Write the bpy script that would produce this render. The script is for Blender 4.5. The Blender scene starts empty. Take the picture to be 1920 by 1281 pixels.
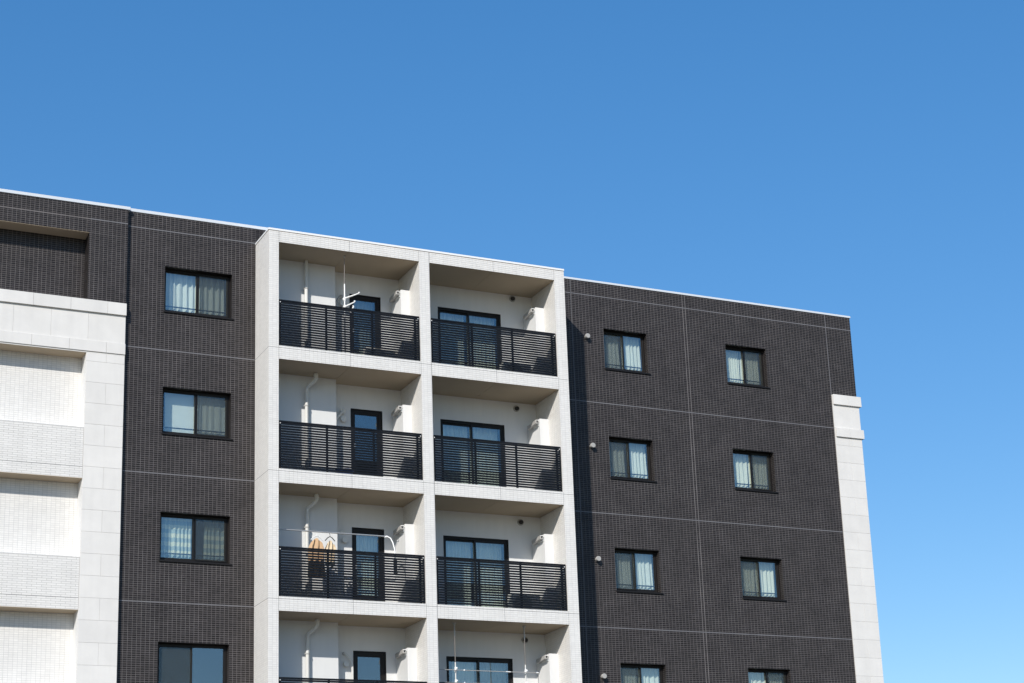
import bpy, math, random
import numpy as np
from mathutils import Matrix, Vector
random.seed(7)
ZO = 16.1                      # height of the "zero" storey line above the ground
# ------------------------------------------------------------------ camera, sky, sun, exposure
scn = bpy.context.scene
COL = scn.collection
YAW, PIT, ROL, FPX, PPX, PPY = 0.4722, 0.2825, -0.0446, 3477.77, 104.77, 184.40
cw, sw, cp, sp = math.cos(YAW), math.sin(YAW), math.cos(PIT), math.sin(PIT)
fw = Vector((sw*cp, cw*cp, sp)); rt = Vector((cw, -sw, 0)); up = rt.cross(fw)
cr, sr = math.cos(ROL), math.sin(ROL)
r2 = cr*rt + sr*up; u2 = -sr*rt + cr*up
cam = bpy.data.cameras.new('camera'); camo = bpy.data.objects.new('camera', cam); COL.objects.link(camo)
M = Matrix((r2, u2, -fw)).transposed().to_4x4(); M.translation = Vector((-12.5191, -39.696, -14.523+ZO))
camo.matrix_world = M
cam.sensor_width = 36; cam.sensor_fit = 'HORIZONTAL'; cam.lens = FPX/1920*36
cam.shift_x = -PPX/1920; cam.shift_y = PPY/1920
cam.clip_start = 0.5; cam.clip_end = 3000
scn.camera = camo
SUN = Vector((0.865, 1.0, -0.80)).normalized()      # direction the light travels
EL = math.asin(-SUN.z); AZ = math.atan2(-SUN.x, -SUN.y)
w = bpy.data.worlds.new('World'); scn.world = w; w.use_nodes = True
nt = w.node_tree; nt.nodes.clear()
sky = nt.nodes.new('ShaderNodeTexSky'); sky.sky_type = 'NISHITA'; sky.sun_disc = False
sky.sun_elevation = EL; sky.sun_rotation = AZ
sky.altitude = 0; sky.air_density = 1.0; sky.dust_density = 0.3; sky.ozone_density = 3.0
bg = nt.nodes.new('ShaderNodeBackground'); bg.inputs[1].default_value = 0.135
wo = nt.nodes.new('ShaderNodeOutputWorld')
hs = nt.nodes.new('ShaderNodeHueSaturation'); hs.inputs['Hue'].default_value = 0.506; hs.inputs['Saturation'].default_value = 1.56; hs.inputs['Value'].default_value = 0.98
# film response of the clear sky: normalise, compress, restore the level; smooth over the whole dome
s1 = nt.nodes.new('ShaderNodeVectorMath'); s1.operation = 'SCALE'; s1.inputs['Scale'].default_value = 0.135
gm = nt.nodes.new('ShaderNodeGamma'); gm.inputs['Gamma'].default_value = 0.70
s2 = nt.nodes.new('ShaderNodeVectorMath'); s2.operation = 'SCALE'; s2.inputs['Scale'].default_value = 1/0.135
nt.links.new(sky.outputs[0], s1.inputs[0]); nt.links.new(s1.outputs[0], gm.inputs['Color']); nt.links.new(gm.outputs[0], s2.inputs[0])
nt.links.new(s2.outputs[0], hs.inputs['Color']); nt.links.new(hs.outputs[0], bg.inputs[0]); nt.links.new(bg.outputs[0], wo.inputs[0])
sl = bpy.data.lights.new('sun', 'SUN'); sl.energy = 4.6; sl.angle = math.radians(0.53); sl.color = (1.0, 0.955, 0.89)
so = bpy.data.objects.new('sun', sl); COL.objects.link(so)
so.rotation_mode = 'QUATERNION'; so.rotation_quaternion = SUN.to_track_quat('-Z', 'Y'); so.location = (-30, -30, 40)
scn.view_settings.view_transform = 'Standard'; scn.view_settings.look = 'None'
scn.view_settings.exposure = 0.0; scn.view_settings.gamma = 1.0; scn.view_settings.use_curve_mapping = False
scn.render.engine = 'CYCLES'
scn.cycles.max_bounces = 8; scn.cycles.diffuse_bounces = 5; scn.cycles.transparent_max_bounces = 16

# ------------------------------------------------------------------ materials
def mat(name, col, rough=0.6, spec=0.5, metal=0.0, var=0.0, island=0.0, noise=0.0, nscale=6.0, objvar=0.0, bump=0.0, bscale=200.0,
        streak=0.0, col2=None, coat=0.0):
    m = bpy.data.materials.new(name); m.use_nodes = True
    n = m.node_tree.nodes; l = m.node_tree.links; b = n['Principled BSDF']
    b.inputs['Roughness'].default_value = rough; b.inputs['Metallic'].default_value = metal
    b.inputs['Specular IOR Level'].default_value = spec
    c = n.new('ShaderNodeRGB'); c.outputs[0].default_value = (*col, 1); out = c.outputs[0]
    def scale_by(out, fac, amt):
        mr = n.new('ShaderNodeMapRange'); mr.inputs['From Min'].default_value = 0; mr.inputs['From Max'].default_value = 1
        mr.inputs['To Min'].default_value = 1-amt; mr.inputs['To Max'].default_value = 1+amt
        l.new(fac, mr.inputs['Value'])
        v = n.new('ShaderNodeVectorMath'); v.operation = 'SCALE'
        l.new(out, v.inputs[0]); l.new(mr.outputs[0], v.inputs['Scale']); return v.outputs[0]
    g = n.new('ShaderNodeNewGeometry')
    if island:
        if col2:
            mx = n.new('ShaderNodeMix'); mx.data_type = 'RGBA'
            wn = n.new('ShaderNodeTexWhiteNoise'); wn.noise_dimensions = '1D'; l.new(g.outputs['Random Per Island'], wn.inputs['W'])
            l.new(wn.outputs['Value'], mx.inputs[0]); l.new(out, mx.inputs[6]); mx.inputs[7].default_value = (*col2, 1); out = mx.outputs[2]
        out = scale_by(out, g.outputs['Random Per Island'], island)
    if objvar:
        oi = n.new('ShaderNodeObjectInfo'); out = scale_by(out, oi.outputs['Random'], objvar)
    if noise:
        t = n.new('ShaderNodeTexNoise'); t.inputs['Scale'].default_value = nscale; t.inputs['Detail'].default_value = 6
        l.new(g.outputs['Position'], t.inputs['Vector']); out = scale_by(out, t.outputs[0], noise)
    if streak:
        mp = n.new('ShaderNodeMapping'); mp.inputs['Scale'].default_value = (7, 7, 0.5); l.new(g.outputs['Position'], mp.inputs[0])
        t = n.new('ShaderNodeTexNoise'); t.inputs['Scale'].default_value = 1.0; t.inputs['Detail'].default_value = 4
        l.new(mp.outputs[0], t.inputs['Vector']); out = scale_by(out, t.outputs[0], streak)
    l.new(out, b.inputs['Base Color'])
    if bump:
        t = n.new('ShaderNodeTexNoise'); t.inputs['Scale'].default_value = bscale; l.new(g.outputs['Position'], t.inputs['Vector'])
        bp = n.new('ShaderNodeBump'); bp.inputs['Strength'].default_value = bump; bp.inputs['Distance'].default_value = 0.003
        l.new(t.outputs[0], bp.inputs['Height']); l.new(bp.outputs[0], b.inputs['Normal'])
    if coat: b.inputs['Coat Weight'].default_value = coat
    return m
DT = mat('dark_tile', (0.018, 0.0155, 0.015), 0.45, 0.22, island=0.22, noise=0.25, nscale=0.8, streak=0.15, col2=(0.026, 0.0225, 0.0225))
DG = mat('dark_wall_grout', (0.142, 0.130, 0.128), 0.9, noise=0.55, nscale=2.2, streak=0.2)
DS = mat('dark_wall_sealant', (0.14, 0.136, 0.142), 0.7, noise=0.3, nscale=3)
WT = mat('white_tile', (0.725, 0.705, 0.668), 0.4, 0.3, island=0.035, noise=0.05, nscale=1.5, streak=0.05)
WG = mat('white_wall_grout', (0.56, 0.55, 0.53), 0.9, noise=0.2, nscale=3, streak=0.08)
PG = mat('parapet_grout', (0.50, 0.485, 0.46), 0.9, noise=0.25, nscale=3)
WS = mat('grey_sealant', (0.16, 0.155, 0.15), 0.7, noise=0.2)
RS = mat('rusty_joint', (0.36, 0.27, 0.21), 0.8, noise=0.6, nscale=9)
ST = mat('stone_panel', (0.685, 0.665, 0.63), 0.8, 0.25, objvar=0.025, noise=0.09, nscale=2.6, streak=0.05, bump=0.15, bscale=90)
SJ = mat('stone_joint', (0.58, 0.56, 0.53), 0.9)
PW = mat('white_painted_wall', (0.69, 0.69, 0.68), 0.8, noise=0.04, nscale=2, streak=0.05, bump=0.12, bscale=120)
SF = mat('beige_soffit_paint', (0.47, 0.38, 0.27), 0.85, noise=0.1, nscale=1.3, bump=0.1, bscale=80)
CP = mat('white_coping_metal', (0.63, 0.66, 0.69), 0.4, noise=0.05, nscale=4)
RM = mat('black_rail_metal', (0.0055, 0.0065, 0.009), 0.45, 0.25)
FM = mat('dark_bronze_window_frame', (0.012, 0.0105, 0.010), 0.42, 0.25)
PV = mat('ivory_plastic', (0.68, 0.67, 0.63), 0.45, noise=0.06)
GP = mat('grey_plastic', (0.40, 0.39, 0.37), 0.5, noise=0.1)
DP = mat('dark_hood', (0.02, 0.02, 0.02), 0.6)
DK = mat('shade_darkened_steel', (0.16, 0.145, 0.13), 0.5)  # pole steel with the shade under the ceiling put into its colour
WP = mat('white_enamel', (0.82, 0.82, 0.80), 0.3)
SM = mat('steel_pole', (0.55, 0.54, 0.52), 0.35, metal=0.6)
CU = mat('cream_curtain_cloth', (0.80, 0.80, 0.76), 0.95, spec=0.1, noise=0.06, nscale=8)
CW = mat('warm_cream_curtain_cloth', (0.84, 0.81, 0.72), 0.95, spec=0.1, noise=0.06, nscale=8)
LC = mat('grey_lace_cloth', (0.46, 0.48, 0.47), 0.95, spec=0.1, noise=0.2, nscale=14)
RI = mat('room_interior', (0.10, 0.10, 0.10), 0.9)
CB = mat('concrete', (0.38, 0.37, 0.35), 0.9, noise=0.1)
GR = mat('ground_paving', (0.095, 0.082, 0.066), 0.9, noise=0.25, nscale=0.3, bump=0.2, bscale=30)
OR = mat('tan_orange_cloth', (0.55, 0.37, 0.22), 0.95, spec=0.1, noise=0.15, nscale=12)
YW = mat('pale_yellow_cloth', (0.68, 0.56, 0.40), 0.95, spec=0.1, noise=0.15, nscale=12)
BL = mat('blue_plastic', (0.02, 0.08, 0.35), 0.4)
# curtain with woven check bands
CK = mat('checked_curtain_cloth', (0.76, 0.74, 0.62), 0.95, spec=0.1)
def band_pattern(m):
    n = m.node_tree.nodes; l = m.node_tree.links; b = n['Principled BSDF']
    g = n.new('ShaderNodeNewGeometry'); s = n.new('ShaderNodeSeparateXYZ'); l.new(g.outputs['Position'], s.inputs[0])
    ma = n.new('ShaderNodeMath'); ma.operation = 'MULTIPLY'; ma.inputs[1].default_value = 2*math.pi/0.2; l.new(s.outputs[2], ma.inputs[0])
    si = n.new('ShaderNodeMath'); si.operation = 'SINE'; l.new(ma.outputs[0], si.inputs[0])
    mr = n.new('ShaderNodeMapRange'); mr.inputs['From Min'].default_value = -0.1; mr.inputs['From Max'].default_value = 0.1; l.new(si.outputs[0], mr.inputs['Value'])
    mx = n.new('ShaderNodeMix'); mx.data_type = 'RGBA'; l.new(mr.outputs[0], mx.inputs[0])
    mx.inputs[6].default_value = (0.78, 0.76, 0.64, 1); mx.inputs[7].default_value = (0.44, 0.52, 0.54, 1)
    l.new(mx.outputs[2], b.inputs['Base Color'])
band_pattern(CK)
def glass(name, tint, refl):
    m = bpy.data.materials.new(name); m.use_nodes = True
    n = m.node_tree.nodes; l = m.node_tree.links; n.clear()
    o = n.new('ShaderNodeOutputMaterial'); mx = n.new('ShaderNodeMixShader')
    t = n.new('ShaderNodeBsdfTransparent'); t.inputs[0].default_value = (*tint, 1)
    g = n.new('ShaderNodeBsdfGlossy'); g.inputs['Roughness'].default_value = 0.01; g.inputs['Color'].default_value = (0.95, 0.98, 1, 1)
    f = n.new('ShaderNodeFresnel'); f.inputs['IOR'].default_value = 1.5
    a = n.new('ShaderNodeMath'); a.operation = 'MULTIPLY_ADD'; a.inputs[1].default_value = 1.6; a.inputs[2].default_value = refl
    ti = n.new('ShaderNodeTexNoise'); ti.inputs['Scale'].default_value = 1.7
    ge = n.new('ShaderNodeNewGeometry'); l.new(ge.outputs['Position'], ti.inputs['Vector'])
    bu = n.new('ShaderNodeBump'); bu.inputs['Strength'].default_value = 0.25; bu.inputs['Distance'].default_value = 0.004
    l.new(ti.outputs[0], bu.inputs['Height']); l.new(bu.outputs[0], g.inputs['Normal'])
    # the pane is a thin slab without refraction: same outer IOR on both of its faces
    mi = n.new('ShaderNodeMapRange'); mi.inputs['To Min'].default_value = 1.5; mi.inputs['To Max'].default_value = 1/1.5
    l.new(ge.outputs['Backfacing'], mi.inputs['Value']); l.new(mi.outputs[0], f.inputs['IOR'])
    l.new(f.outputs[0], a.inputs[0]); l.new(a.outputs[0], mx.inputs[0]); l.new(t.outputs[0], mx.inputs[1]); l.new(g.outputs[0], mx.inputs[2])
    l.new(mx.outputs[0], o.inputs[0]); return m
GL = glass('window_glass', (0.91, 0.95, 0.93), 0.09)
def screen_mat():
    m = bpy.data.materials.new('insect_mesh'); m.use_nodes = True
    n = m.node_tree.nodes; l = m.node_tree.links; n.clear()
    o = n.new('ShaderNodeOutputMaterial'); mx = n.new('ShaderNodeMixShader'); mx.inputs[0].default_value = 0.28
    t = n.new('ShaderNodeBsdfTransparent'); d = n.new('ShaderNodeBsdfDiffuse'); d.inputs[0].default_value = (0.055, 0.06, 0.055, 1)
    l.new(t.outputs[0], mx.inputs[1]); l.new(d.outputs[0], mx.inputs[2]); l.new(mx.outputs[0], o.inputs[0]); return m
SC = screen_mat()

# ------------------------------------------------------------------ helpers
WL = {}                       # world location of every object made
def wl(o): return WL[o.name] if o is not None else Vector((0, 0, 0))
def tag(o, label=None, cat=None, group=None, kind=None):
    for k, v in (('label', label), ('category', cat), ('group', group), ('kind', kind)):
        if v: o[k] = v
    return o
def empty(name, loc, label, cat, group=None):
    o = bpy.data.objects.new(name, None); o.empty_display_size = 0.2; COL.objects.link(o)
    o.location = (loc[0], loc[1], loc[2]+ZO); WL[o.name] = Vector(o.location)
    return tag(o, label, cat, group)
class MB:
    def __init__(s): s.v = []; s.f = []; s.n = 0; s.arr = []
    def box(s, x0, x1, y0, y1, z0, z1):
        b = len(s.v)
        s.v += [(x0,y0,z0),(x1,y0,z0),(x1,y1,z0),(x0,y1,z0),(x0,y0,z1),(x1,y0,z1),(x1,y1,z1),(x0,y1,z1)]
        s.f += [tuple(b+i for i in q) for q in ((0,3,2,1),(4,5,6,7),(0,1,5,4),(1,2,6,5),(2,3,7,6),(3,0,4,7))]
        return s
    def tube(s, pts, r, n=8, caps=True):
        pts = [Vector(p) for p in pts]; b = len(s.v); m = len(pts)
        prev = None
        for i, p in enumerate(pts):
            d = ((pts[min(i+1, m-1)]-p).normalized() + (p-pts[max(i-1, 0)]).normalized()).normalized()
            a = prev if prev is not None and abs(prev.dot(d)) < 0.95 else (Vector((0, 0, 1)) if abs(d.z) < 0.9 else Vector((1, 0, 0)))
            u = (a - d*a.dot(d)).normalized(); v = d.cross(u); prev = u
            rr = r[i] if isinstance(r, (list, tuple)) else r
            for k in range(n):
                t = 2*math.pi*k/n; q = p + rr*(math.cos(t)*u + math.sin(t)*v); s.v.append(tuple(q))
        for i in range(m-1):
            for k in range(n):
                s.f.append((b+i*n+k, b+i*n+(k+1) % n, b+(i+1)*n+(k+1) % n, b+(i+1)*n+k))
        if caps:
            s.f.append(tuple(b+k for k in range(n))[::-1]); s.f.append(tuple(b+(m-1)*n+k for k in range(n)))
        return s
    def ball(s, c, r, n=8):
        return s.tube([(c[0], c[1], c[2]-r*math.cos(math.pi*i/5)) for i in range(6)], [max(r*math.sin(math.pi*i/5), r*0.02) for i in range(6)], n)
    def build(s, name, material, parent=None, loc=None, smooth=False, bevel=0.0, kind=None):
        P0 = wl(parent)
        L = Vector((loc[0], loc[1], loc[2]+ZO)) if loc is not None else P0.copy()
        me = bpy.data.meshes.new(name)
        me.from_pydata([(x-L.x, y-L.y, z+ZO-L.z) for x, y, z in s.v], [], s.f)
        me.materials.append(material)
        if smooth:
            me.polygons.foreach_set('use_smooth', [True]*len(me.polygons))
            try: me.set_sharp_from_angle(angle=math.radians(40))
            except Exception: pass
        me.update()
        o = bpy.data.objects.new(name, me); COL.objects.link(o); o.location = L - P0; o.parent = parent; WL[o.name] = L
        if bevel:
            bv = o.modifiers.new('bevel', 'BEVEL'); bv.width = bevel; bv.segments = 1; bv.limit_method = 'ANGLE'
        if kind: o['kind'] = kind
        return o
def each(mb, name, material, parent, **kw):
    """every box of the builder becomes an object of its own"""
    for i in range(0, len(mb.v), 8):
        q = MB(); q.v = mb.v[i:i+8]; q.f = [(0,3,2,1),(4,5,6,7),(0,1,5,4),(1,2,6,5),(2,3,7,6),(3,0,4,7)]
        q.build(name, material, parent, loc=q.v[0], **kw)
def copy_tree(o, parent, d):
    """copy a thing or part with everything under it, moved by d"""
    c = o.copy(); COL.objects.link(c); c.parent = parent; c.location = Vector(o.location) + Vector(d) if True else None
    WL[c.name] = WL[o.name] + Vector(d)
    for ch in [k for k in bpy.data.objects if k.parent == o]:
        copy_tree_child(ch, c, d)
    return c
def copy_tree_child(o, parent, d):
    c = o.copy(); COL.objects.link(c); c.parent = parent; WL[c.name] = WL[o.name] + Vector(d)
    for ch in list(o.children): copy_tree_child(ch, c, d)
def rect_minus(r, holes):
    xs = sorted({r[0], r[1], *[min(max(h[i], r[0]), r[1]) for h in holes for i in (0, 1)]})
    zs = sorted({r[2], r[3], *[min(max(h[i], r[2]), r[3]) for h in holes for i in (2, 3)]})
    out = []
    for a, b in zip(zs, zs[1:]):
        run = None
        for c, d in zip(xs, xs[1:]):
            inside = any(h[0] < (c+d)/2 < h[1] and h[2] < (a+b)/2 < h[3] for h in holes)
            if inside: run = None
            elif run is not None: out[run][1] = d
            else: out.append([c, d, a, b]); run = len(out)-1
    return out
def wall_mb(mb, r, y0, y1, holes=()):
    for c, d, a, b in rect_minus(r, holes): mb.box(c, d, y0, y1, a, b)
def cuts(lo, hi, lines, half):
    """intervals of lo..hi left between joint lines"""
    out = []; a = lo
    for t in sorted(lines):
        if lo < t < hi:
            out.append((a, t-half)); a = t+half
    out.append((a, hi)); return out
def tile_mesh(name, rects, axis, coord, sign, material, parent, pu=0.1, pv=0.05, j=0.008, bond=False, u0=0.0, v0=0.0, th=0.004):
    """ceramic tiles as real pieces: every tile a raised block with its own sides; joined into one part"""
    V = []
    for (a, b, c, d) in rects:
        iv = np.arange(math.floor((c-v0)/pv)-1, math.ceil((d-v0)/pv)+1)
        iu = np.arange(math.floor((a-u0)/pu)-1, math.ceil((b-u0)/pu)+1)
        IU, IV = np.meshgrid(iu, iv); IU = IU.ravel(); IV = IV.ravel()
        off = (IV % 2)*0.5*pu if bond else 0
        ua = np.maximum(u0+IU*pu+off+j/2, a); ub = np.minimum(u0+(IU+1)*pu+off-j/2, b)
        va = np.maximum(v0+IV*pv+j/2, c); vb = np.minimum(v0+(IV+1)*pv-j/2, d)
        k = (ub-ua > 0.012) & (vb-va > 0.008)
        V.append(np.stack([ua[k], ub[k], va[k], vb[k]], 1))
    V = np.concatenate(V); N = len(V)
    rng = np.random.default_rng(abs(hash(name)) % 1000 if False else len(name)+N)
    dn = rng.uniform(-0.0004, 0.0004, N)           # tiles sit slightly uneven
    tilt = rng.uniform(-0.00025, 0.00025, (N, 2))
    ua, ub, va, vb = V.T
    m = 0.0004
    P = np.empty((N, 8, 3)); P0 = wl(parent)
    front = np.stack([np.stack([ua+m, va+m], 1), np.stack([ub-m, va+m], 1), np.stack([ub-m, vb-m], 1), np.stack([ua+m, vb-m], 1)], 1)
    back = np.stack([np.stack([ua, va], 1), np.stack([ub, va], 1), np.stack([ub, vb], 1), np.stack([ua, vb], 1)], 1)
    uv = np.concatenate([front, back], 1)
    depth = np.zeros((N, 8)); depth[:, :4] = dn[:, None] + tilt[:, :1]*np.array([-1, 1, 1, -1]) + tilt[:, 1:]*np.array([-1, -1, 1, 1])
    depth[:, 4:] = -th
    if axis == 'Y': P[:, :, 0] = uv[:, :, 0]; P[:, :, 1] = coord + sign*depth; P[:, :, 2] = uv[:, :, 1]
    elif axis == 'X': P[:, :, 1] = uv[:, :, 0]; P[:, :, 0] = coord + sign*depth; P[:, :, 2] = uv[:, :, 1]
    P[:, :, 2] += ZO
    P -= np.array(P0)
    F = np.array([(0,1,2,3),(0,4,5,1),(1,5,6,2),(2,6,7,3),(3,7,4,0)])
    flip = (axis == 'Y' and sign > 0) or (axis == 'X' and sign < 0)
    if flip: F = F[:, ::-1]
    FI = (F[None]+(np.arange(N)*8)[:, None, None]).reshape(-1)
    me = bpy.data.meshes.new(name)
    me.vertices.add(N*8); me.vertices.foreach_set('co', P.reshape(-1).astype(np.float32))
    me.loops.add(N*20); me.loops.foreach_set('vertex_index', FI.astype(np.int32))
    me.polygons.add(N*5); me.polygons.foreach_set('loop_start', (np.arange(N*5)*4).astype(np.int32))
    me.polygons.foreach_set('use_smooth', np.zeros(N*5, dtype=bool)); me.update(calc_edges=True); me.materials.append(material)
    o = bpy.data.objects.new(name, me); COL.objects.link(o); o.parent = parent; WL[o.name] = Vector(P0); o['kind'] = 'stuff'
    return o

# ------------------------------------------------------------------ ground
g = MB(); g.v = [(-600,-600,-ZO),(600,-600,-ZO),(600,600,-ZO),(-600,600,-ZO)]; g.f = [(0,1,2,3)]
tag(g.build('ground', GR), 'warm grey paved ground stretching around the apartment building', None, None, 'structure')

# ------------------------------------------------------------------ the apartment building
BASE = (2.0, 1.5, -ZO)
bld = empty('apartment_building', BASE, 'apartment building with dark tiled walls and a projecting white frame of balconies', 'building')
D, D2, E, EB = 1.0577, 1.4588, 0.9412, 1.3986
YB, YP = 1.38, 1.05
X0, X1, X2, X3, X4 = 0.246, 3.8436, 4.1154, 7.5675, 7.8497
LOW = -9.6                      # real tiles down to here, well below the frame
FT = 3.003; SO0 = 2.666
def SOF(k): return SO0 if k == 0 else -0.277-3*(k-1)     # soffit height above storey k's balcony

# windows of the dark walls: (x0, x1), four floors
WZ = [(0.9636-3*k, 2.1025-3*k) for k in range(4)]
holes_mid = [(-2.213, -0.5795, a, b) for a, b in WZ]
holes_r = [(x0, x1, a, b) for a, b in WZ for x0, x1 in ((9.7055, 11.03), (13.5, 14.82))]
bands = [3.0, 0.0, -3.0, -6.0, -9.0]
HB = 0.014
# wall bodies (grout plane)
m = MB(); wall_mb(m, (-3.125, 0.0, -ZO, 3.372), D+.002, D+.2, holes_mid); m.box(0.0, 0.30, D+.006, D+.2, 3.01, 3.372); m.build('dark_wall', DG, bld)
m = MB(); wall_mb(m, (X4-.05, 17.768, -ZO, 3.378), D2+.002, D2+.2, holes_r); m.build('dark_wall', DG, bld)
m = MB(); m.box(17.568, 17.767, D2+.2, 12, -ZO, 3.377); m.build('side_wall', DT, bld)
# dark tiles
def grid(xlo, xhi, zlo, zhi, vs=(), hz=bands):
    return [(a, b, c, d) for a, b in cuts(xlo, xhi, vs, 0.008) for c, d in cuts(zlo, zhi, hz, HB)]
rm = [(0.0, 0.30, 3.012, 3.372)]+[q for r in grid(-3.12, 0.0, LOW, 3.372) for q in rect_minus(r, holes_mid)]
tile_mesh('wall_tiles', rm, 'Y', D, -1, DT, bld)
vs = (8.775, 12.21, 12.29)
rr = [q for r in grid(X4, 16.9, LOW, 3.378, vs) for q in rect_minus(r, holes_r)] + grid(16.92, 17.77, 0.985, 3.378)
tile_mesh('wall_tiles', rr, 'Y', D2, -1, DT, bld)
# sealant strips in the floor joints and control joints
m = MB()
for z in bands[:4]: m.box(-3.12, 0.0, D+.0010, D+.006, z-HB, z+HB); m.box(X4, 16.9, D2+.0010, D2+.006, z-HB, z+HB)
m.box(16.92, 17.77, D2+.0010, D2+.006, 3.0-HB, 3.0+HB)
for x, hw in ((8.775, .006),): lo = LOW; m.box(x-hw, x+hw, D2+.0010, D2+.007, lo, 3.378)
m.box(16.9, 16.92, D2+.0010, D2+.007, 0.985, 3.378)
each(m, 'sealant_joint', DS, bld)
# window reveals
for hs, Y in ((holes_mid, D), (holes_r, D2)):
    for (a, b, c, d) in hs:
        tile_mesh('reveal_tiles', [(Y+.006, Y+.17, c, d)], 'X', b-.004, -1, DT, bld)
        m = MB(); m.box(a, b-.012, Y+.006, Y+.17, d-.004, d-.0005); m.box(a+.0005, a+.004, Y+.006, Y+.17, c, d-.005); each(m, 'reveal_lining', FM, bld)  # lining darker than the wall tiles: the reveal's shade is put into its colour

# left section: dark top storey, stone band, white recesses and pilaster
XL0 = -12.0; XR = -3.135
m = MB()
wall_mb(m, (XL0, XR-.01, 0.984, 3.349), E+.002, 1.6, [(XL0-1, -4.0318, 0.98, 2.6569)])
m.box(XL0, -4.0318, EB+.002, 1.6, 0.984, 2.6569)
m.build('dark_wall', DG, bld)
rl = [q for r in grid(XL0+3.5, XR-.006, 0.988, 3.349) for q in rect_minus(r, [(XL0-1, -4.0318, 0.9, 2.6569)])]
tile_mesh('wall_tiles', rl, 'Y', E, -1, DT, bld)
tile_mesh('recess_tiles', [(XL0+3.5, -4.036, 0.988, 2.65)], 'Y', EB, -1, DT, bld)
tile_mesh('reveal_tiles', [(E+.006, EB-.004, 0.988, 2.65)], 'X', -4.036, -1, DT, bld)
m = MB(); m.box(-4.02, XR-.01, E+.0010, E+.006, 3.0-HB, 3.0+HB); each(m, 'sealant_joint', DS, bld)
m = MB(); m.box(XL0, -4.034, E+.004, EB+.002, 2.6495, 2.6565); m.build('soffit', SF, bld)
m = MB()
m.box(XL0, -3.145, E+.007, 1.6, -0.298, 0.979)
m.box(-4.0190, -3.145, E+.007, 1.6, -ZO, -0.298)
each(m, 'stone_backing', SJ, bld)
m = MB(); m.box(XL0, -4.0195, EB+.002, 1.6, -ZO, -0.298); m.build('recess_wall', WG, bld)
m = MB()
m.box(-4.0198, -4.016, E+.02, EB+.002, LOW, -0.302)
each(m, 'reveal_lining', PW, bld)
tile_mesh('white_recess_tiles', [(XL0+3.5, -4.024, -3*k-2.10, -3*k-.305) for k in range(3)], 'Y', EB, -1, WT, bld, pu=.1, pv=.05, j=.007)
for k in range(4):
    zt = -3*k-2.088; zb = -3*k-3.284
    m = MB(); m.box(XL0, -4.0235, E+.014, EB+.001, zb+.006, zt-.006); m.build('parapet', PG, bld)
    if k < 3:
        tile_mesh('parapet_tiles', [(XL0+3.5, -4.026, zb+.008, -3*k-3.017), (XL0+3.5, -4.026, -3*k-3.005, zt-.008)], 'Y', E+.012, -1, WT, bld,
                  pu=.21, pv=.05, j=.009, bond=True, v0=-3*k-3.011)
    m = MB(); m.box(XL0, -4.0235, E+.008, EB+.002, zt-.006, zt+.004); m.build('parapet_cap', PW, bld)
    m = MB(); m.box(XL0, -4.026, E+.0115, E+.0145, -3*k-3.0175, -3*k-3.0045); each(m, 'sealant_joint', WS, bld)
    m = MB(); m.box(XL0, -4.0205, E+.012, EB+.001, zb-.002, zb+.006); m.build('soffit', SF, bld)
m = MB(); m.box(XL0, -4.0205, E+.012, EB+.001, -.306, -.2985); m.build('soffit', SF, bld)
m = MB(); m.box(XL0, -4.04, E+.01, 1.5, -ZO, LOW-.6); m.build('lower_wall', WG, bld)
# stone panels, one object each
PCACHE = {}
def panel(x0, x1, y0, y1, z0, z1):
    g2 = .002
    key = (round(x1-x0, 3), round(y1-y0, 3), round(z1-z0, 3))
    if key in PCACHE:
        s = PCACHE[key]; o = s.copy(); COL.objects.link(o); o.parent = bld
        L = Vector((x0, y0, z0+ZO)); o.location = L-wl(bld); WL[o.name] = L; return o
    m = MB(); m.box(x0+g2, x1-g2, y0, y1, z0+g2, z1-g2)
    o = m.build('stone_panel', ST, bld, loc=(x0, y0, z0), bevel=.002); PCACHE[key] = o; return o
PR = 0.05
def run(js, xa, xb, *a):
    e = [xa]+[j for j in js if xa < j < xb]+[xb]
    for p, q in zip(e, e[1:]): panel(p, q, *a)
js1 = [-3.57-.8425*i for i in range(9, -1, -1)]; js2 = [-3.995-.84*i for i in range(9, -1, -1)]
run(js1, XL0, XR, E-PR, E+.03, 0.684, 0.98)
run(js2, XL0, XR-.006, E, E+.03, 0.0, 0.684)
run(js1, XL0, XR, E-.02, E+.03, -0.266, 0.0)
m = MB(); m.box(XL0, XR-.006, E+.004, E+.03, -.298, -.269); m.build('stone_trim', ST, bld)
def pilaster(xa, xm_, xb, Y, top):
    z = top; k = 0
    zs = [top, -.5] + [-1-.5*i for i in range(16)]
    for i, (a, b) in enumerate(zip(zs, zs[1:])):
        if i % 2 == 0: panel(xa, xm_, Y, Y+.03, b, a); panel(xm_, xb, Y, Y+.03, b, a)
        else: panel(xa, xb, Y, Y+.03, b, a)
pilaster(-4.0195, -3.56, XR-.006, E, -.3)
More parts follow.
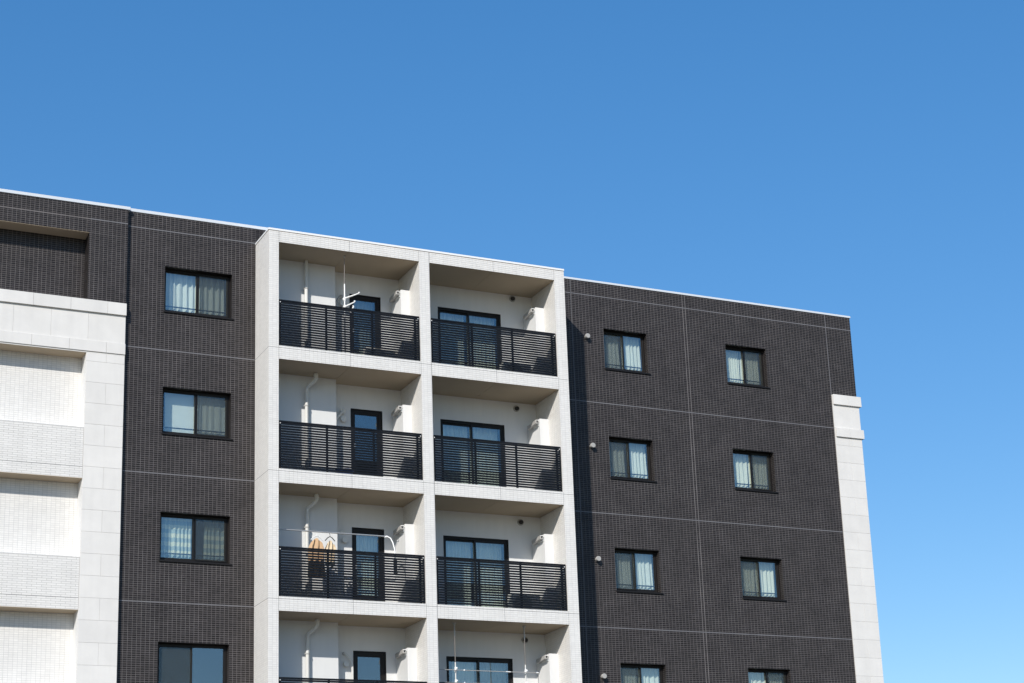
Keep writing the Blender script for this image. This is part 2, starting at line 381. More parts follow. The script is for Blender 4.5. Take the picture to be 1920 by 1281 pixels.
# right corner pilaster
m = MB(); m.box(16.91, 17.772, D2-.027, D2+.003, -ZO, 0.975); m.box(17.7675, 17.772, D2+.003, 12, -ZO, .975); each(m, 'stone_backing', SJ, bld)
YR = D2-.034
run([17.392], 16.913, 17.858, YR-PR, YR+.029, 0.684, 0.98)
panel(16.905, 17.80, YR, YR+.029, 0.0, 0.684)
run([17.392], 16.925, 17.862, YR-.045, YR+.029, -0.262, 0.0)
pilaster(16.905, 17.37, 17.80, YR, -.262)
for a, b, dx in ((0.684, .98, .058), (0, .684, .0), (-.262, 0, .062)):
    for i in range(6): panel(17.772, 17.80+dx, YR+.03+1.5*i, YR+.03+1.5*(i+1), a, b)
for i in range(14):
    for j2 in range(3): panel(17.772, 17.80, YR+.03+1.5*j2, YR+.03+1.5*(j2+1), -.262-.55*(i+1), -.262-.55*i)
# copings
def coping(x0, x1, y, z0, z1, seams, end=False):
    e = [x0]+list(seams)+[x1]
    for a, b in zip(e, e[1:]):
        m = MB(); m.box(a+.002, b-.002, y-.016, y+.30, z0+.004, z1)
        m.build('coping', CP, bld, bevel=.004)
coping(XL0, -3.09, E, 3.349, 3.432, (-9.6, -6.9))
coping(-3.085, 0.33, D, 3.372, 3.455, ())
coping(X4-.02, 17.80, D2, 3.378, 3.44, (11.2, 14.5))
# core and roof
m = MB(); m.box(XL0, 17.55, 2.5, 12, -ZO, 3.2); m.build('building_core', RI, bld)
m = MB(); m.box(XL0, 17.56, 1.75, 11.9, 3.2, 3.34); m.build('roof', CB, bld)
m = MB(); m.box(XL0, -3.2, 1.58, 1.75, 3.2, 3.34); m.box(-3.2, .3, D+.2, 1.75, 3.2, 3.34); m.box(X4, 17.56, D2+.2, 1.75, 3.2, 3.34); each(m, 'roof_edge', CB, bld)
m = MB(); m.box(0.30, X4-.06, 1.55, 1.75, 2.9, 3.34); m.box(XL0, XL0+.1, .96, 12, -ZO, 3.3); m.build('upper_wall', DT, bld)

# ------------------------------------------------------------------ windows of the dark walls
def make_window(x0, x1, z0, z1, Y, screen):
    """screen: 'L' or 'R' = which sash carries the insect mesh"""
    b = x1-.006; a = x0+.004; t = z1-.006; c = z0
    F = .045; y0 = Y+.165
    m = MB()
    m.box(a, a+F, y0, y0+.07, c+.03, t); m.box(b-F, b, y0, y0+.07, c+.03, t)
    m.box(a+F, b-F, y0, y0+.07, t-F, t); m.box(a+F, b-F, y0, y0+.07, c+.03, c+.075)
    win = m.build('window', FM, bld, loc=(a, y0, c), bevel=.004)
    xm_ = (a+b)/2+.02
    for i, (p, q, yy) in enumerate(((a+F-.004, xm_+.036, y0+.036), (xm_-.036, b-F+.004, y0+.008))):
        s = .034; zt, zb = t-F+.003, c+.072
        m = MB(); m.box(p, p+s, yy, yy+.024, zb, zt); m.box(q-s-.01, q, yy, yy+.024, zb, zt)
        m.box(p+s, q-s-.01, yy, yy+.024, zt-s+.008, zt); m.box(p+s, q-s-.01, yy, yy+.024, zb, zb+.05)
        m.build('sash', FM, win, bevel=.003)
        m = MB(); m.box(p+s-.002, q-s-.008, yy+.010, yy+.014, zb+.048, zt-s+.010); m.build('pane', GL, win)
    m = MB()
    if screen == 'L': p, q = a+F, xm_-.01
    else: p, q = xm_+.01, b-F
    m.box(p+.02, q-.02, y0-.008, y0-.007, c+.09, t-F-.015); m.build('insect_screen', SC, win)
    m = MB(); m.box(p, p+.02, y0-.016, y0-.002, c+.078, t-F+.0); m.box(q-.02, q, y0-.016, y0-.002, c+.078, t-F)
    m.box(p+.02, q-.02, y0-.016, y0-.002, t-F-.018, t-F); m.box(p+.02, q-.02, y0-.016, y0-.002, c+.078, c+.098); m.build('screen_frame', FM, win)
    m = MB(); m.tube([(a+.01, y0+.10, c+.235), (b-.01, y0+.10, c+.235)], .017, 8); m.build('guard_bar', FM, win, smooth=True)
    m = MB(); m.box(x0-.02, x1+.045, Y-.028, y0+.02, c-.012, c+.012); m.box(x0-.02, x1+.045, Y-.034, Y-.026, c-.028, c+.012)
    m.box(a, b, y0-.03, y0, c+.012, c+.032)
    m.build('sill', FM, win, bevel=.003)
    return win
for (cols, Y, scr) in ((holes_mid, D, ['R', 'R', 'R', 'L']), (holes_r[0::2], D2, ['L']*4), (holes_r[1::2], D2, ['R', 'R', 'L', 'R'])):
    protos = {}
    for k in range(4):
        a, b, c, d = cols[k]; s = scr[k]
        if s in protos:
            o, k0 = protos[s]; copy_tree(o, bld, (0, 0, -3*(k-k0)))
        else: protos[s] = (make_window(a, b, c, d, Y, s), k)

# ------------------------------------------------------------------ curtains (hang inside the windows: things of their own)
def curtain(x0, x1, z0, z1, y, label, material=CU, amp=.022, per=.085, seed=0, group=None, gather=0.0, lean=0.0):
    rnd = random.Random(seed); n = max(int((x1-x0)/.011), 8); rows = 7
    ph = rnd.random()*6; ws = []
    x = 0; phase = ph; A = amp
    cols = []
    for i in range(n+1):
        x = x0+(x1-x0)*i/n
        phase += (2*math.pi/per)*((x1-x0)/n)*(1+.22*math.sin(x*9+seed)+.12*math.sin(x*31+2*seed))
        cols.append((x, math.sin(phase)+.18*math.sin(2.3*phase+1)))
    L = Vector(((x0+x1)/2, y, z0))
    m = MB()
    for r in range(rows):
        t = r/(rows-1); z = z0+(z1-z0)*t
        for i, (x, s) in enumerate(cols):
            k = 1-.35*t
            m.v.append((x+lean*(1-t)+.006*math.sin(3*t+i*.3+seed), y-1.45*amp*s*k, z+(.012*math.sin(i*.21+seed) if r == 0 else 0)))
    nc = n+1; half = len(m.v)
    for r in range(rows-1):
        for i in range(n): m.f.append((r*nc+i, r*nc+i+1, (r+1)*nc+i+1, (r+1)*nc+i))
    m.v += [(a, b+.002, c) for a, b, c in m.v]
    m.f += [(half+a, half+d, half+c, half+b) for a, b, c, d in m.f[:]]
    o = m.build('curtain', material, None, loc=L, smooth=True)
    return tag(o, label, 'curtain', group)
GC = 'curtains hanging behind the windows'
def hung(a, b, c, d): return c+.09, d+.06
# middle wall
z = WZ[0]; curtain(-2.12, -0.63, z[0]+.10, z[1]+.05, D+.36, 'cream pleated curtain behind the top window of the dark wall left of the balconies', seed=1, per=.13, amp=.03, group=GC)
z = WZ[1]
m = MB(); m.box(-2.06, -1.36, D+.38, D+.385, z[0]+.10, z[1]+.04); m.tube([(-2.06, D+.383, z[0]+.10), (-1.36, D+.383, z[0]+.10)], .010)
tag(m.build('roller_blind', CU, None, loc=(-1.7, D+.38, z[0])), 'flat white roller blind in the second window down, left of the balconies', 'blind')
curtain(-1.33, -0.61, z[0]+.08, z[1]+.05, D+.33, 'grey lace curtain beside the flat white roller blind', CU, .008, .16, 5, GC)
z = WZ[2]; curtain(-2.10, -1.37, z[0]+.10, z[1]+.05, D+.36, 'checked curtain in the left pane, third window left of the balconies', CK, .026, .10, 9, GC)
curtain(-1.10, -0.62, z[0]+.10, z[1]+.05, D+.36, 'checked curtain drawn aside in the right pane, third window left of the balconies', CK, .026, .10, 11, GC)
# right wall
rows_ = ['top', 'second', 'third', 'lowest']
for k in range(4):
    z = WZ[k]
    curtain(9.78, 10.33, z[0]+.10, z[1]+.05, D2+.34, 'cream curtain behind the mesh pane of the %s window beside the round vent caps' % rows_[k], CU, .022, .095, 20+k, GC, lean=.03)
    curtain(10.40, 10.97, z[0]+.10, z[1]+.05, D2+.34, 'bright cream curtain in the right pane of the %s window beside the round vent caps' % rows_[k], CU, .024, .12, 30+k, GC, lean=.02)
    side = ['the sunlit left pane', 'the sunlit left pane', 'the mesh left pane', 'the left pane'][k]
    curtain(13.57, 14.12, z[0]+.10, z[1]+.05, D2+.34, 'cream curtain in %s of the %s window nearest the white stone corner' % (side, rows_[k]), CW, .02, (.09, .12, .08, .11)[k], 40+k, GC)
    curtain(14.15, 14.76, z[0]+.10, z[1]+.05, D2+.34, 'cream curtain in the right pane of the %s window nearest the white stone corner' % rows_[k], CW, .02, (.085, .10, .13, .09)[k], 50+k, GC)

# ------------------------------------------------------------------ the white balcony frame
m = MB()
m.box(.002, X0, .002, YP+.2, -ZO, 2.94)                 # outer left pier
m.box(X1+.002, X2, .002, YB+.1, -ZO, 2.94)
m.box(X3+.002, X4-.001, .002, D2+.02, -ZO, 2.94)
each(m, 'frame_pier', WG, bld)
m = MB()
for a, b in ((X0, X1+.004), (X2, X3+.004)):
    m.box(a, b, .004, .16, SO0+.012, 2.94)
    for k in range(5): m.box(a, b, .004, .16, -.277-3*k+.012, .050-3*k)
each(m, 'frame_beam', WG, bld)
m = MB(); m.box(X0, X4-.01, .16, 1.55, SO0+.012, 2.93)
for k in range(5): m.box(X0, X1+.004, .16, 1.5, -.265-3*k, .03-3*k); m.box(X2, X3+.004, .16, 1.5, -.265-3*k, .03-3*k)
each(m, 'balcony_floor', CB, bld)
# white tiles of the frame
def zsplit(lo, hi): return cuts(lo, hi, [0, -3, -6, -9], .005)
R = []
for a, b in ((0, X0-.001), (X1, X2-.001), (X3, X4)):
    R += [(a, b, c, d) for c, d in zsplit(LOW, 2.938)]
for a, b, ms in ((X0+.008, X1-.006, 2.03), (X2+.008, X3-.006, 5.857)):
    for xa, xb in ((a, ms-.004), (ms+.004, b)):
        R.append((xa, xb, SO0, 2.938))
        for k in range(4): R += [(xa, xb, -.277-3*k, -3*k-.005), (xa, xb, -3*k+.005, .052-3*k)]
tile_mesh('frame_tiles', R, 'Y', 0, -1, WT, bld, j=.007)
tile_mesh('frame_side_tiles', [(.006, D, c, d) for c, d in zsplit(LOW, 2.938)], 'X', 0, -1, WT, bld, j=.004)
tile_mesh('frame_side_tiles', [(.006, YB, c, d) for k in range(4) for c, d in [(-3*k+.03, (SO0 if k == 0 else -3*k+2.723))]], 'X', X1, -1, WT, bld, j=.004)
tile_mesh('frame_side_tiles', [(.006, YB, c, d) for k in range(4) for c, d in [(-3*k+.03, (SO0 if k == 0 else -3*k+2.723))]], 'X', X3, -1, WT, bld, j=.004)
m = MB()
for k in range(4):
    m.box(0, X4, .001, .006, -3*k-.005, -3*k+.005); m.box(.001, .006, .006, D, -3*k-.005, -3*k+.005)
    for x in (X0+.003, X1-.003, X2+.003, X3-.003, 2.03, 5.857): m.box(x-.004, x+.004, .0015, .007, -.277-3*k, -3*k-.005); m.box(x-.004, x+.004, .0015, .007, -3*k+.005, .052-3*k)
for x in (X0+.003, X1-.003, X2+.003, X3-.003, 2.03, 5.857): m.box(x-.004, x+.004, .0015, .007, SO0, 2.938)
each(m, 'sealant_joint', WS, bld)
m = MB(); m.box(0, X4, .002, .2, 2.938, 2.950); m.box(.002, .2, .2, D, 2.938, 2.950); each(m, 'rusty_joint', RS, bld)
m = MB(); m.box(-.012, X4+.012, -.012, 1.5, 2.950, FT); m.build('frame_coping', WP, bld, bevel=.004)
m = MB()
for k in range(4): m.box(X0, X1, .0, .158, .0525-3*k, .0565-3*k); m.box(X2, X3, .0, .158, .0525-3*k, .0565-3*k)
each(m, 'ledge_cap', PW, bld)
# soffits: two boards each with a groove between
for k in range(5):
    s = SOF(k)
    for a, b in ((X0, 2.026), (2.034, X1-.002), (X2, 5.853), (5.861, X3-.002)):
        m = MB(); m.box(a, b, .05, YB+.02, s, s+.010); m.build('soffit', SF, bld)
# drip strip at the soffit's front edge
m = MB()
for k in range(5):
    for a, b in ((X0, X1-.002), (X2, X3-.002)): m.box(a, b, .006, .048, SOF(k)+.001, SOF(k)+.010)
each(m, 'soffit_edge', SF, bld)
# back walls
m = MB()
for k in range(5):
    z = -3*k; zt = SO0 if k == 0 else z+2.723
    m.box(X0, 2.03, YP, YB+.15, z+.03, zt+.008)
    wall_mb(m, (2.03, X1+.004, z+.03, zt+.008), YB, YB+.15, [(2.53, 3.33, z+.12, z+2.12)])
    wall_mb(m, (X2, X3+.004, z+.03, zt+.008), YB, YB+.15, [(4.91, 6.645, z+.08, z+2.075)])
m.build('balcony_wall', PW, bld)
m = MB()
for k in range(4):
    z = -3*k; m.box(3.605, X1, .65, YB, z+.03, z+2.12); m.box(7.315, X3, .65, YB, z+.03, z+2.12)
each(m, 'duct_cover', PW, bld, bevel=.005)
# floors, rails and doors, one set per storey
def rail(x0, x1, z, posts):
    m = MB(); m.box(x0, x1, .035, .085, z+1.187, z+1.226)
    ra = m.build('railing', RM, bld, loc=(x0, .05, z), bevel=.004)
    first = None
    for i in range(18):
        zz = z+.095+.0612*i
        if first is None:
            m = MB(); m.box(x0+.004, x1-.004, .042, .070, zz, zz+.042); first = m.build('slat', RM, ra, loc=(x0, .05, zz))
        else:
            o = first.copy(); COL.objects.link(o); o.parent = ra; L = Vector((x0, .05, zz+ZO)); o.location = L-wl(ra); WL[o.name] = L
    for p in posts:
        m = MB(); m.box(p-.022, p+.022, .072, .110, z+.057, z+1.187); m.box(p-.045, p+.045, .058, .125, z+.0565, z+.066); m.build('post', RM, ra)
    for e in (x0+.012, x1-.012):
        m = MB(); m.box(e-.012, e+.012, .040, .072, z+.075, z+1.187); m.build('stile', RM, ra)
    m = MB()
    for e in (x0+.035, x1-.035): m.tube([(e, .030, z+1.16), (e, .05, z+1.16)], .012, 8)
    m.build('gap_light_dot', WP, ra)  # white dots imitating light that shows through the gap between end posts
    return ra
def door(x0, x1, z0, z1):
    F = .07; y0 = YB+.03
    m = MB(); m.box(x0, x0+F, y0, y0+.07, z0, z1); m.box(x1-F, x1, y0, y0+.07, z0, z1); m.box(x0+F, x1-F, y0, y0+.07, z1-F, z1); m.box(x0+F, x1-F, y0, y0+.07, z0, z0+.05)
    m.box(x0-.012, x1+.012, YB-.012, y0+.001, z1-.004, z1+.012); m.box(x0-.012, x0+.002, YB-.012, y0+.001, z0, z1-.004); m.box(x1-.002, x1+.012, YB-.012, y0+.001, z0, z1-.004)
    dr = m.build('balcony_door', FM, bld, loc=(x0, y0, z0), bevel=.004)
    m = MB(); a, b = x0+F, x1-F; s = .045
    m.box(a, a+s, y0+.015, y0+.055, z0+.05, z1-F); m.box(b-s, b, y0+.015, y0+.055, z0+.05, z1-F)
    m.box(a+s, b-s, y0+.015, y0+.055, z1-F-s, z1-F); m.box(a+s, b-s, y0+.015, y0+.055, z0+.05, z0+.35); m.build('door_leaf', FM, dr)
    m = MB(); m.box(a+s-.002, b-s+.002, y0+.032, y0+.036, z0+.34, z1-F-s+.002); m.build('pane', GL, dr)
    m = MB(); m.box(a+.012, a+.034, y0-.03, y0+.015, z0+1.0, z0+1.12); m.build('handle', SM, dr)
    return dr
def slider(x0, x1, z0, z1):
    F = .05; y0 = YB+.03
    m = MB(); m.box(x0, x0+F, y0, y0+.09, z0, z1); m.box(x1-F, x1, y0, y0+.09, z0, z1); m.box(x0+F, x1-F, y0, y0+.09, z1-F, z1); m.box(x0+F, x1-F, y0, y0+.09, z0, z0+.05)
    m.box(x0-.012, x1+.012, YB-.012, y0+.001, z1-.004, z1+.012); m.box(x0-.012, x0+.002, YB-.012, y0+.001, z0, z1-.004); m.box(x1-.002, x1+.012, YB-.012, y0+.001, z0, z1-.004)
    dr = m.build('sliding_door', FM, bld, loc=(x0, y0, z0), bevel=.004)
    xm_ = (x0+x1)/2
    for p, q, yy in ((x0+F-.01, xm_+.035, y0+.05), (xm_-.035, x1-F+.01, y0+.015)):
        s = .045; m = MB(); m.box(p, p+s, yy, yy+.03, z0+.05, z1-F); m.box(q-s, q, yy, yy+.03, z0+.05, z1-F)
        m.box(p+s, q-s, yy, yy+.03, z1-F-s, z1-F); m.box(p+s, q-s, yy, yy+.03, z0+.05, z0+.12); m.build('sash', FM, dr)
        m = MB(); m.box(p+s-.002, q-s+.002, yy+.012, yy+.016, z0+.118, z1-F-s+.002); m.build('pane', GL, dr)
    return dr
def downpipe(z, k):
    px, py = 1.24, .93
    m = MB()
    zt = SO0-.003 if k == 0 else z+2.723-.003
    if k == 0: m.tube([(px, py, z+.04), (px, py, zt)], .045, 12)
    else: m.tube([(px, py, z+.04), (px, py, zt-.36), (px+.03, py-.03, zt-.30), (px+.15, py-.13, zt-.19), (px+.18, py-.16, zt-.13), (px+.18, py-.16, zt)], [.045]*3+[.046]*3, 12)
    o = m.build('downpipe', PV, bld, loc=(px, py, z), smooth=True)
    m = MB()
    for hz in (1.92, .55):
        m.tube([(px, py, z+hz), (px, py, z+hz+.03)], .052, 12); m.box(px-.012, px+.012, py+.04, YP, z+hz, z+hz+.03); m.box(px-.075, px-.045, py-.01, py+.01, z+hz, z+hz+.03)
    m.build('pipe_clamp', GP, o)
    if k: m = MB(); m.tube([(px+.18, py-.16, zt-.14), (px+.18, py-.16, zt-.02)], .056, 12); m.build('pipe_socket', PV, o, smooth=True)
    return o
def disc_cap(x, y, z, r, depth, material, name, rim=True, wall=YB, parent=bld):
    m = MB(); m.tube([(x, wall, z), (x, wall-depth*.55, z)], r*.72, 20); m.tube([(x, wall-depth*.5, z), (x, wall-depth*.93, z), (x, wall-depth, z)], [r, r, r*.9], 24)
    return m.build(name, material, parent, loc=(x, wall, z), smooth=True)
def hood(x, z):
    m = MB(); m.tube([(x, YB, z), (x, YB-.02, z)], .085, 20)
    o = m.build('vent_hood', GP, bld, loc=(x, YB, z), smooth=True)
    m = MB(); m.tube([(x, YB-.02, z), (x, YB-.09, z-.012)], [.055, .048], 16); m.build('vent_mouth', DP, o, smooth=True)
    return o
def bracket(x, z):
    m = MB()
    # folded square-tube clothes-pole arm lying back against the duct cover
    ya, yb = .66, 1.16; za, zb = z+2.035, z+2.00; x0, x1 = x-.115, x-.03
    m.v += [(x0,ya,za-.05),(x1,ya,za-.05),(x1,yb,zb-.05),(x0,yb,zb-.05),(x0,ya,za+.05),(x1,ya,za+.05),(x1,yb,zb+.05),(x0,yb,zb+.05)]
    m.f += [(0,3,2,1),(4,5,6,7),(0,1,5,4),(1,2,6,5),(2,3,7,6),(3,0,4,7)]
    o = m.build('clothes_pole_bracket', GP, bld, loc=(x, ya, z+2.0), bevel=.006)
    m = MB(); m.box(x-.03, x, .70, 1.0, z+1.95, z+2.08); m.build('mounting_plate', WP, o)
    m = MB(); m.box(x0+.025, x1-.025, ya-.003, ya+.01, za-.025, za+.025); m.build('tube_mouth', DP, o)
    m = MB(); m.tube([(x0+.01, ya-.012, za+.032), (x1-.01, ya-.012, za+.032)], .012, 6); m.build('hook', WP, o)
    return o
for k in range(4):
    z = -3*k
    if k == 0:
        P_ = [rail(X0+.01, X1-.01, z, (.300, 1.452, 2.62, 3.735)), rail(X2+.01, X3-.01, z, (4.17, 5.255, 6.355, 7.465)),
              door(2.53, 3.33, z+.12, z+2.12), slider(4.91, 6.645, z+.08, z+2.075), hood(7.01, z+2.565), bracket(3.605, z), bracket(7.315, z)]
    else:
        for o in P_: copy_tree(o, bld, (0, 0, z))
    downpipe(z, k)
# wall fittings of the left balconies (sleeve cap above, exhaust cap below) and the round caps of the dark wall
disc_cap(2.285, 0, 2.01, .05, .05, GP, 'sleeve_cap'); disc_cap(2.32, 0, 1.83, .075, .09, PV, 'exhaust_cap')
disc_cap(2.30, 0, -.985, .07, .07, PV, 'sleeve_cap'); disc_cap(2.315, 0, -1.18, .078, .09, PV, 'exhaust_cap')
disc_cap(2.29, 0, -4.00, .062, .02, PV, 'sleeve_cap'); disc_cap(2.32, 0, -4.205, .075, .09, PV, 'exhaust_cap')
disc_cap(2.275, 0, -6.95, .04, .04, GP, 'sleeve_cap'); disc_cap(2.325, 0, -7.20, .075, .09, PV, 'exhaust_cap')
vc = disc_cap(9.175, 0, 1.795, .066, .13, GP, 'vent_cap', wall=D2)
for k in (1, 2, 3): copy_tree(vc, bld, (0, 0, -3.02*k))
def hose(pts, material=PV, r=.028):
    m = MB(); m.tube([(a, b, c) for a, b, c in pts], r, 10); return m.build('refrigerant_pipe', material, bld, loc=pts[0], smooth=True)
hose([(2.285, 1.36, 2.01), (2.275, 1.31, 2.0), (2.20, 1.27, 1.93), (2.10, 1.27, 1.78), (2.06, 1.28, 1.6), (2.06, 1.30, .3)], GP)
hose([(2.30, 1.36, -.985), (2.28, 1.29, -1.0), (2.20, 1.28, -1.09), (2.12, 1.30, -1.20), (2.09, 1.31, -1.35), (2.09, 1.31, -2.7)])
hose([(2.275, 1.36, -6.95), (2.29, 1.31, -6.96), (2.36, 1.27, -7.04), (2.44, 1.26, -7.16), (2.455, 1.27, -7.3), (2.455, 1.27, -8.6)])

# ------------------------------------------------------------------ things on the balconies
st = ['top', 'second', 'third', 'lowest']
# curtains behind the balcony doors
for k in range(4):
    z = -3*k
    if k in (0, 2): curtain(2.60, 3.26, z+.2, z+2.10, YB+.30, 'thin curtain behind the glass of the %s single balcony door' % st[k], LC if k == 0 else CU, .016, .09, 60+k, GC)
    a = 4.98 if k != 3 else 5.15
    curtain(a, 5.74, z+.15, z+2.06, YB+.27, 'pale curtain in the left leaf of the %s sliding balcony door' % st[k], CU, .018, .10, 70+k, GC)
    curtain(5.80, 6.58, z+.15, z+2.06, YB+.27, 'pale curtain in the right leaf of the %s sliding balcony door' % st[k], CU if k != 3 else LC, .018, .09, 80+k, GC)
# air conditioner units on the balcony floors
def ac_unit(x, y, z, label):
    e = empty('air_conditioner', (x, y, z), label, 'air conditioner', 'outdoor air conditioner units on the balconies')
    m = MB(); m.box(x-.39, x+.39, y-.14, y+.14, z+.05, z+.60); m.build('casing', PV, e, bevel=.02)
    m = MB()
    for r in (.05, .10, .15, .20, .235): m.tube([(x-.09+r*math.cos(t*math.pi/12), y-.152, z+.33+r*math.sin(t*math.pi/12)) for t in range(25)], .004, 5)
    for t in range(8): c_, s_ = math.cos(t*math.pi/4), math.sin(t*math.pi/4); m.tube([(x-.09+.03*c_, y-.150, z+.33+.03*s_), (x-.09+.235*c_, y-.150, z+.33+.235*s_)], .004, 5)
    m.build('fan_grille', GP, e)
    m = MB(); m.tube([(x-.09, y-.1405, z+.33), (x-.09, y-.143, z+.33)], .235, 28); m.build('fan_opening', GP, e)
    for dx in (-.27, .27):
        m = MB(); m.box(x+dx-.05, x+dx+.05, y-.17, y+.17, z, z+.05); m.build('foot', DP, e)
    return e
ac_unit(3.16, 1.05, .03, 'ivory air conditioner unit behind the railing below the door of the top left balcony')
ac_unit(3.16, 1.05, -8.97, 'ivory air conditioner unit beside the door of the lowest left balcony')
ac_unit(6.85, 1.0, -5.97, 'ivory air conditioner unit at the right end of the third right balcony')
ac_unit(6.85, 1.0, .03, 'ivory air conditioner unit at the right end of the top right balcony')
# tension pole with clothes arms, top left balcony
PX, PY = 2.0, .30
e = empty('clothes_stand', (PX, PY, .057), 'white floor-to-ceiling pole with two swing arms on the top left balcony', 'clothes pole')
m = MB(); m.tube([(PX, PY, .05), (PX, PY, 1.93)], .017, 10); m.build('lower_tube', WP, e, smooth=True)
m = MB(); m.tube([(PX, PY, 1.93), (PX, PY, 2.60)], .010, 8); m.build('upper_tube', DK, e, smooth=True)
m = MB(); m.tube([(PX, PY, 2.60), (PX, PY, SO0-.001)], [.012, .03], 10); m.build('pressure_cap', GP, e, smooth=True)
for zz, ln, dz in ((1.54, .52, .10), (1.33, .36, .10)):
    m = MB(); m.tube([(PX, PY, zz-.05), (PX, PY, zz+.05)], .03, 10); m.build('clamp', WP, e, smooth=True)
    m = MB(); m.tube([(PX-.03, PY+.03, zz), (PX+.04, PY-.06, zz+.02), (PX+ln*.55, PY-ln*.45, zz+dz)], [.022, .022, .016], 8)
    m.ball((PX+ln*.55, PY-ln*.45, zz+dz+.015), .026); m.build('arm', WP, e, smooth=True)
m = MB(); m.tube([(PX+.17, PY-.1, 1.36), (PX+.19, PY-.1, 1.33), (PX+.13, PY-.1, 1.22), (PX+.11, PY-.1, 1.17)], .02, 8); m.build('hook', WP, e, smooth=True)
# clothes pole across the third left balcony
YL = .35
zl = -4.30
e = empty('clothes_pole', (2.0, YL, zl), 'long thin clothes pole across the third left balcony', 'clothes pole')
m = MB(); m.tube([(.30, YL, zl-.0), (1.3, YL, zl+.0), (3.02, YL, zl+.0)], .017, 10); m.build('pole', SM, e, smooth=True)
m = MB(); m.tube([(2.98, YL, zl), (3.03, YL, zl)], .019, 10); m.tube([(.30, YL, zl), (.34, YL, zl)], .019, 10); m.build('end_cap', WP, e, smooth=True)
e = empty('pole_support', (3.2, .15, -5.94), 'curved white arm on the railing that carries the clothes pole', 'bracket')
m = MB(); m.tube([(2.96, YL, zl-.02), (3.02, YL-.03, zl-.01), (3.08, YL-.08, zl-.06), (3.11, YL-.14, zl-.18), (3.13, .15, zl-.36), (3.13, .13, zl-.9)], .015, 10); m.build('arm', WP, e, smooth=True)
m = MB(); m.box(3.09, 3.17, .108, .15, zl-.95, zl-.6); m.build('clamp', WP, e)
m = MB(); m.tube([(3.14, .17, zl-.42), (3.18, .20, zl-.25), (3.24, .24, zl-.14)], .011, 8); m.ball((3.25, .245, zl-.115), .03); m.build('locking_lever', GP, e, smooth=True)
# hanger and garments
def hanger(x, y, z, wdt, label, material=WP):
    m = MB(); m.tube([(x+.02, y, z+.02), (x+.012, y, z+.042), (x-.012, y, z+.042), (x-.02, y, z+.02), (x, y, z-.02), (x, y, z-.07)], .006, 6)
    m.tube([(x-wdt, y, z-.17), (x-wdt*.5, y, z-.10), (x, y, z-.065), (x+wdt*.5, y, z-.10), (x+wdt, y, z-.17)], .011, 8)
    return tag(m.build('clothes_hanger', material, None, loc=(x, y, z), smooth=True), label, 'hanger', 'clothes hangers')
def garment(x, y, z, wdt, h, material, label, seed):
    nx, nz = 14, 12; m = MB(); r_ = random.Random(seed)
    prof = []
    for j_ in range(nz+1):
        t = j_/nz; ww = wdt*(.62+.38*min(1, t*5.0)) * (1+.10*math.sin(t*4+seed))
        for i in range(nx+1):
            s = -1+2*i/nx
            sag = -.11*abs(s)**1.3*(1 if t < .4 else .35)
            prof.append((x+ww*s+.01*math.sin(5*t+seed), y+.022*math.sin(s*9+seed+2*t)+.012*math.sin(s*17+t*3), z-.05-h*t+sag*(1-t)+.012*math.sin(s*6+seed)*t))
    m.v = prof + [(a, b+.035*math.sin(math.pi*(i % (nx+1))/nx)+.006, c) for i, (a, b, c) in enumerate(prof)]
    N = (nx+1)*(nz+1)
    for j_ in range(nz):
        for i in range(nx):
            a = j_*(nx+1)+i; m.f.append((a, a+nx+1, a+nx+2, a+1)); m.f.append((N+a, N+a+1, N+a+nx+2, N+a+nx+1))
    for j_ in range(nz): a = j_*(nx+1); m.f.append((a, N+a, N+a+nx+1, a+nx+1)); a += nx; m.f.append((a, a+nx+1, N+a+nx+1, N+a))
    return tag(m.build('garment', material, None, loc=(x, y, z), smooth=True), label, 'clothing')
hanger(1.28, YL, zl-.03, .15, 'white hanger with the tan shirt on the clothes pole')
garment(1.27, YL, zl-.10, .21, .92, OR, 'tan orange shirt hanging from the clothes pole, nearer the downpipe', 3)
hanger(1.60, YL, zl-.03, .12, 'dark hanger with the pale yellow garment on the clothes pole', DP)
garment(1.60, YL, zl-.13, .13, .62, YW, 'narrow pale yellow garment hanging right of the tan shirt', 8)
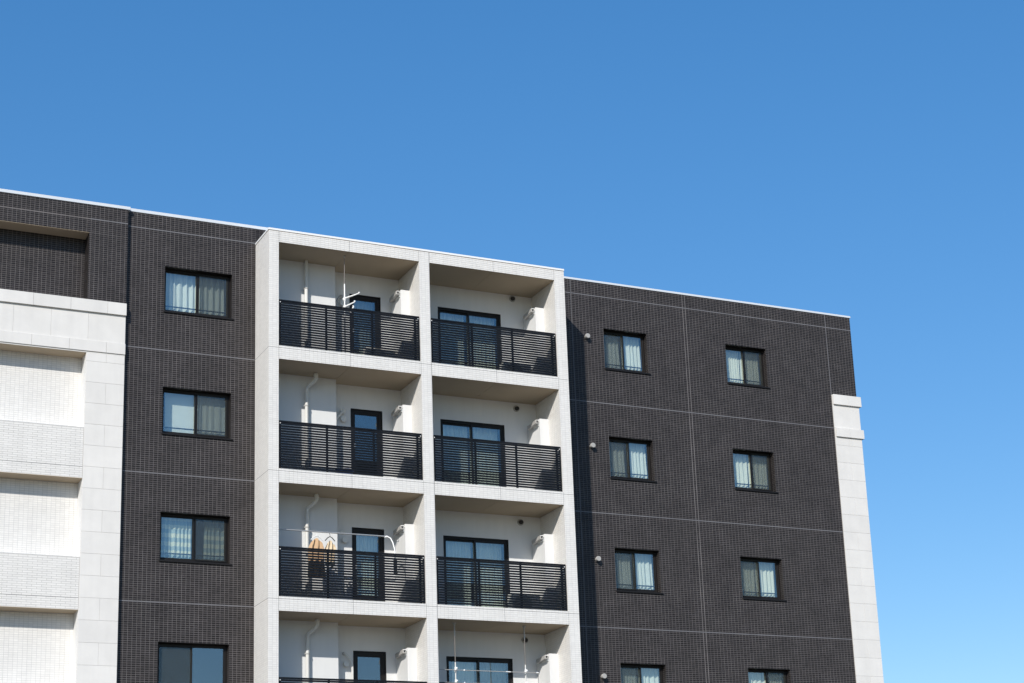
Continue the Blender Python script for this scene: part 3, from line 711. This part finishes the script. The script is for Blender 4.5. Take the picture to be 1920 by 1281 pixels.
# two tension poles with rails on the lowest right balcony
ZL = -6.277
def tpole(x, y, label):
    e = empty('clothes_stand', (x, y, -8.94), label, 'clothes pole', 'steel tension poles on the lowest right balcony')
    m = MB(); m.tube([(x, y, -8.943), (x, y, ZL-.95)], .016, 10); m.build('lower_tube', PV, e, smooth=True)
    m = MB(); m.tube([(x, y, ZL-.95), (x, y, ZL-.05)], .012, 8); m.build('upper_tube', DK, e, smooth=True)
    m = MB(); m.tube([(x, y, ZL-.33), (x, y, ZL-.06)], .018, 8); m.tube([(x, y, ZL-.06), (x, y, ZL-.001)], [.02, .05], 10); m.build('pressure_cap', GP, e, smooth=True)
    for zz in (-7.42, -7.72):
        m = MB(); m.ball((x, y, zz), .04); m.ball((x+.02, y-.03, zz+.05), .028); m.ball((x-.03, y-.03, zz-.02), .025); m.tube([(x, y, zz-.06), (x, y, zz+.08)], .024, 8)
        m.build('clamp', WP, e, smooth=True)
    return e
tpole(4.72, .42, 'steel tension pole at the left of the lowest right balcony')
tpole(6.55, .42, 'steel tension pole nearest the right end of the lowest right balcony')
for zz, x1, nm in ((-7.42, 6.83, 'upper'), (-7.72, 6.88, 'lower')):
    e = empty('drying_rod', (5.5, .36, zz), '%s thin drying rod across the lowest right balcony' % nm, 'clothes pole')
    m = MB(); m.tube([(4.13, .36, zz), (x1, .36, zz)], .009, 8); m.build('rod', GP, e, smooth=True)
    m = MB(); m.tube([(x1-.02, .36, zz), (x1+.03, .36, zz)], .02, 8); m.ball((4.92, .36, zz), .024); m.tube([(6.0, .36, zz), (6.12, .36, zz)], .014, 8); m.build('end_cap', WP, e, smooth=True)
hanger(6.32, .36, -7.74, .13, 'white hanger on the lower drying rod beside the right tension pole')
# blue basin
m = MB(); m.tube([(1.95, .28, -2.94), (1.95, .28, -2.92), (1.95, .28, -2.80), (1.95, .28, -2.79)], [.16, .18, .22, .225], 20)
tag(m.build('basin', BL, None, loc=(1.95, .28, -2.94), smooth=True), 'blue plastic basin on the floor of the second left balcony', 'basin')
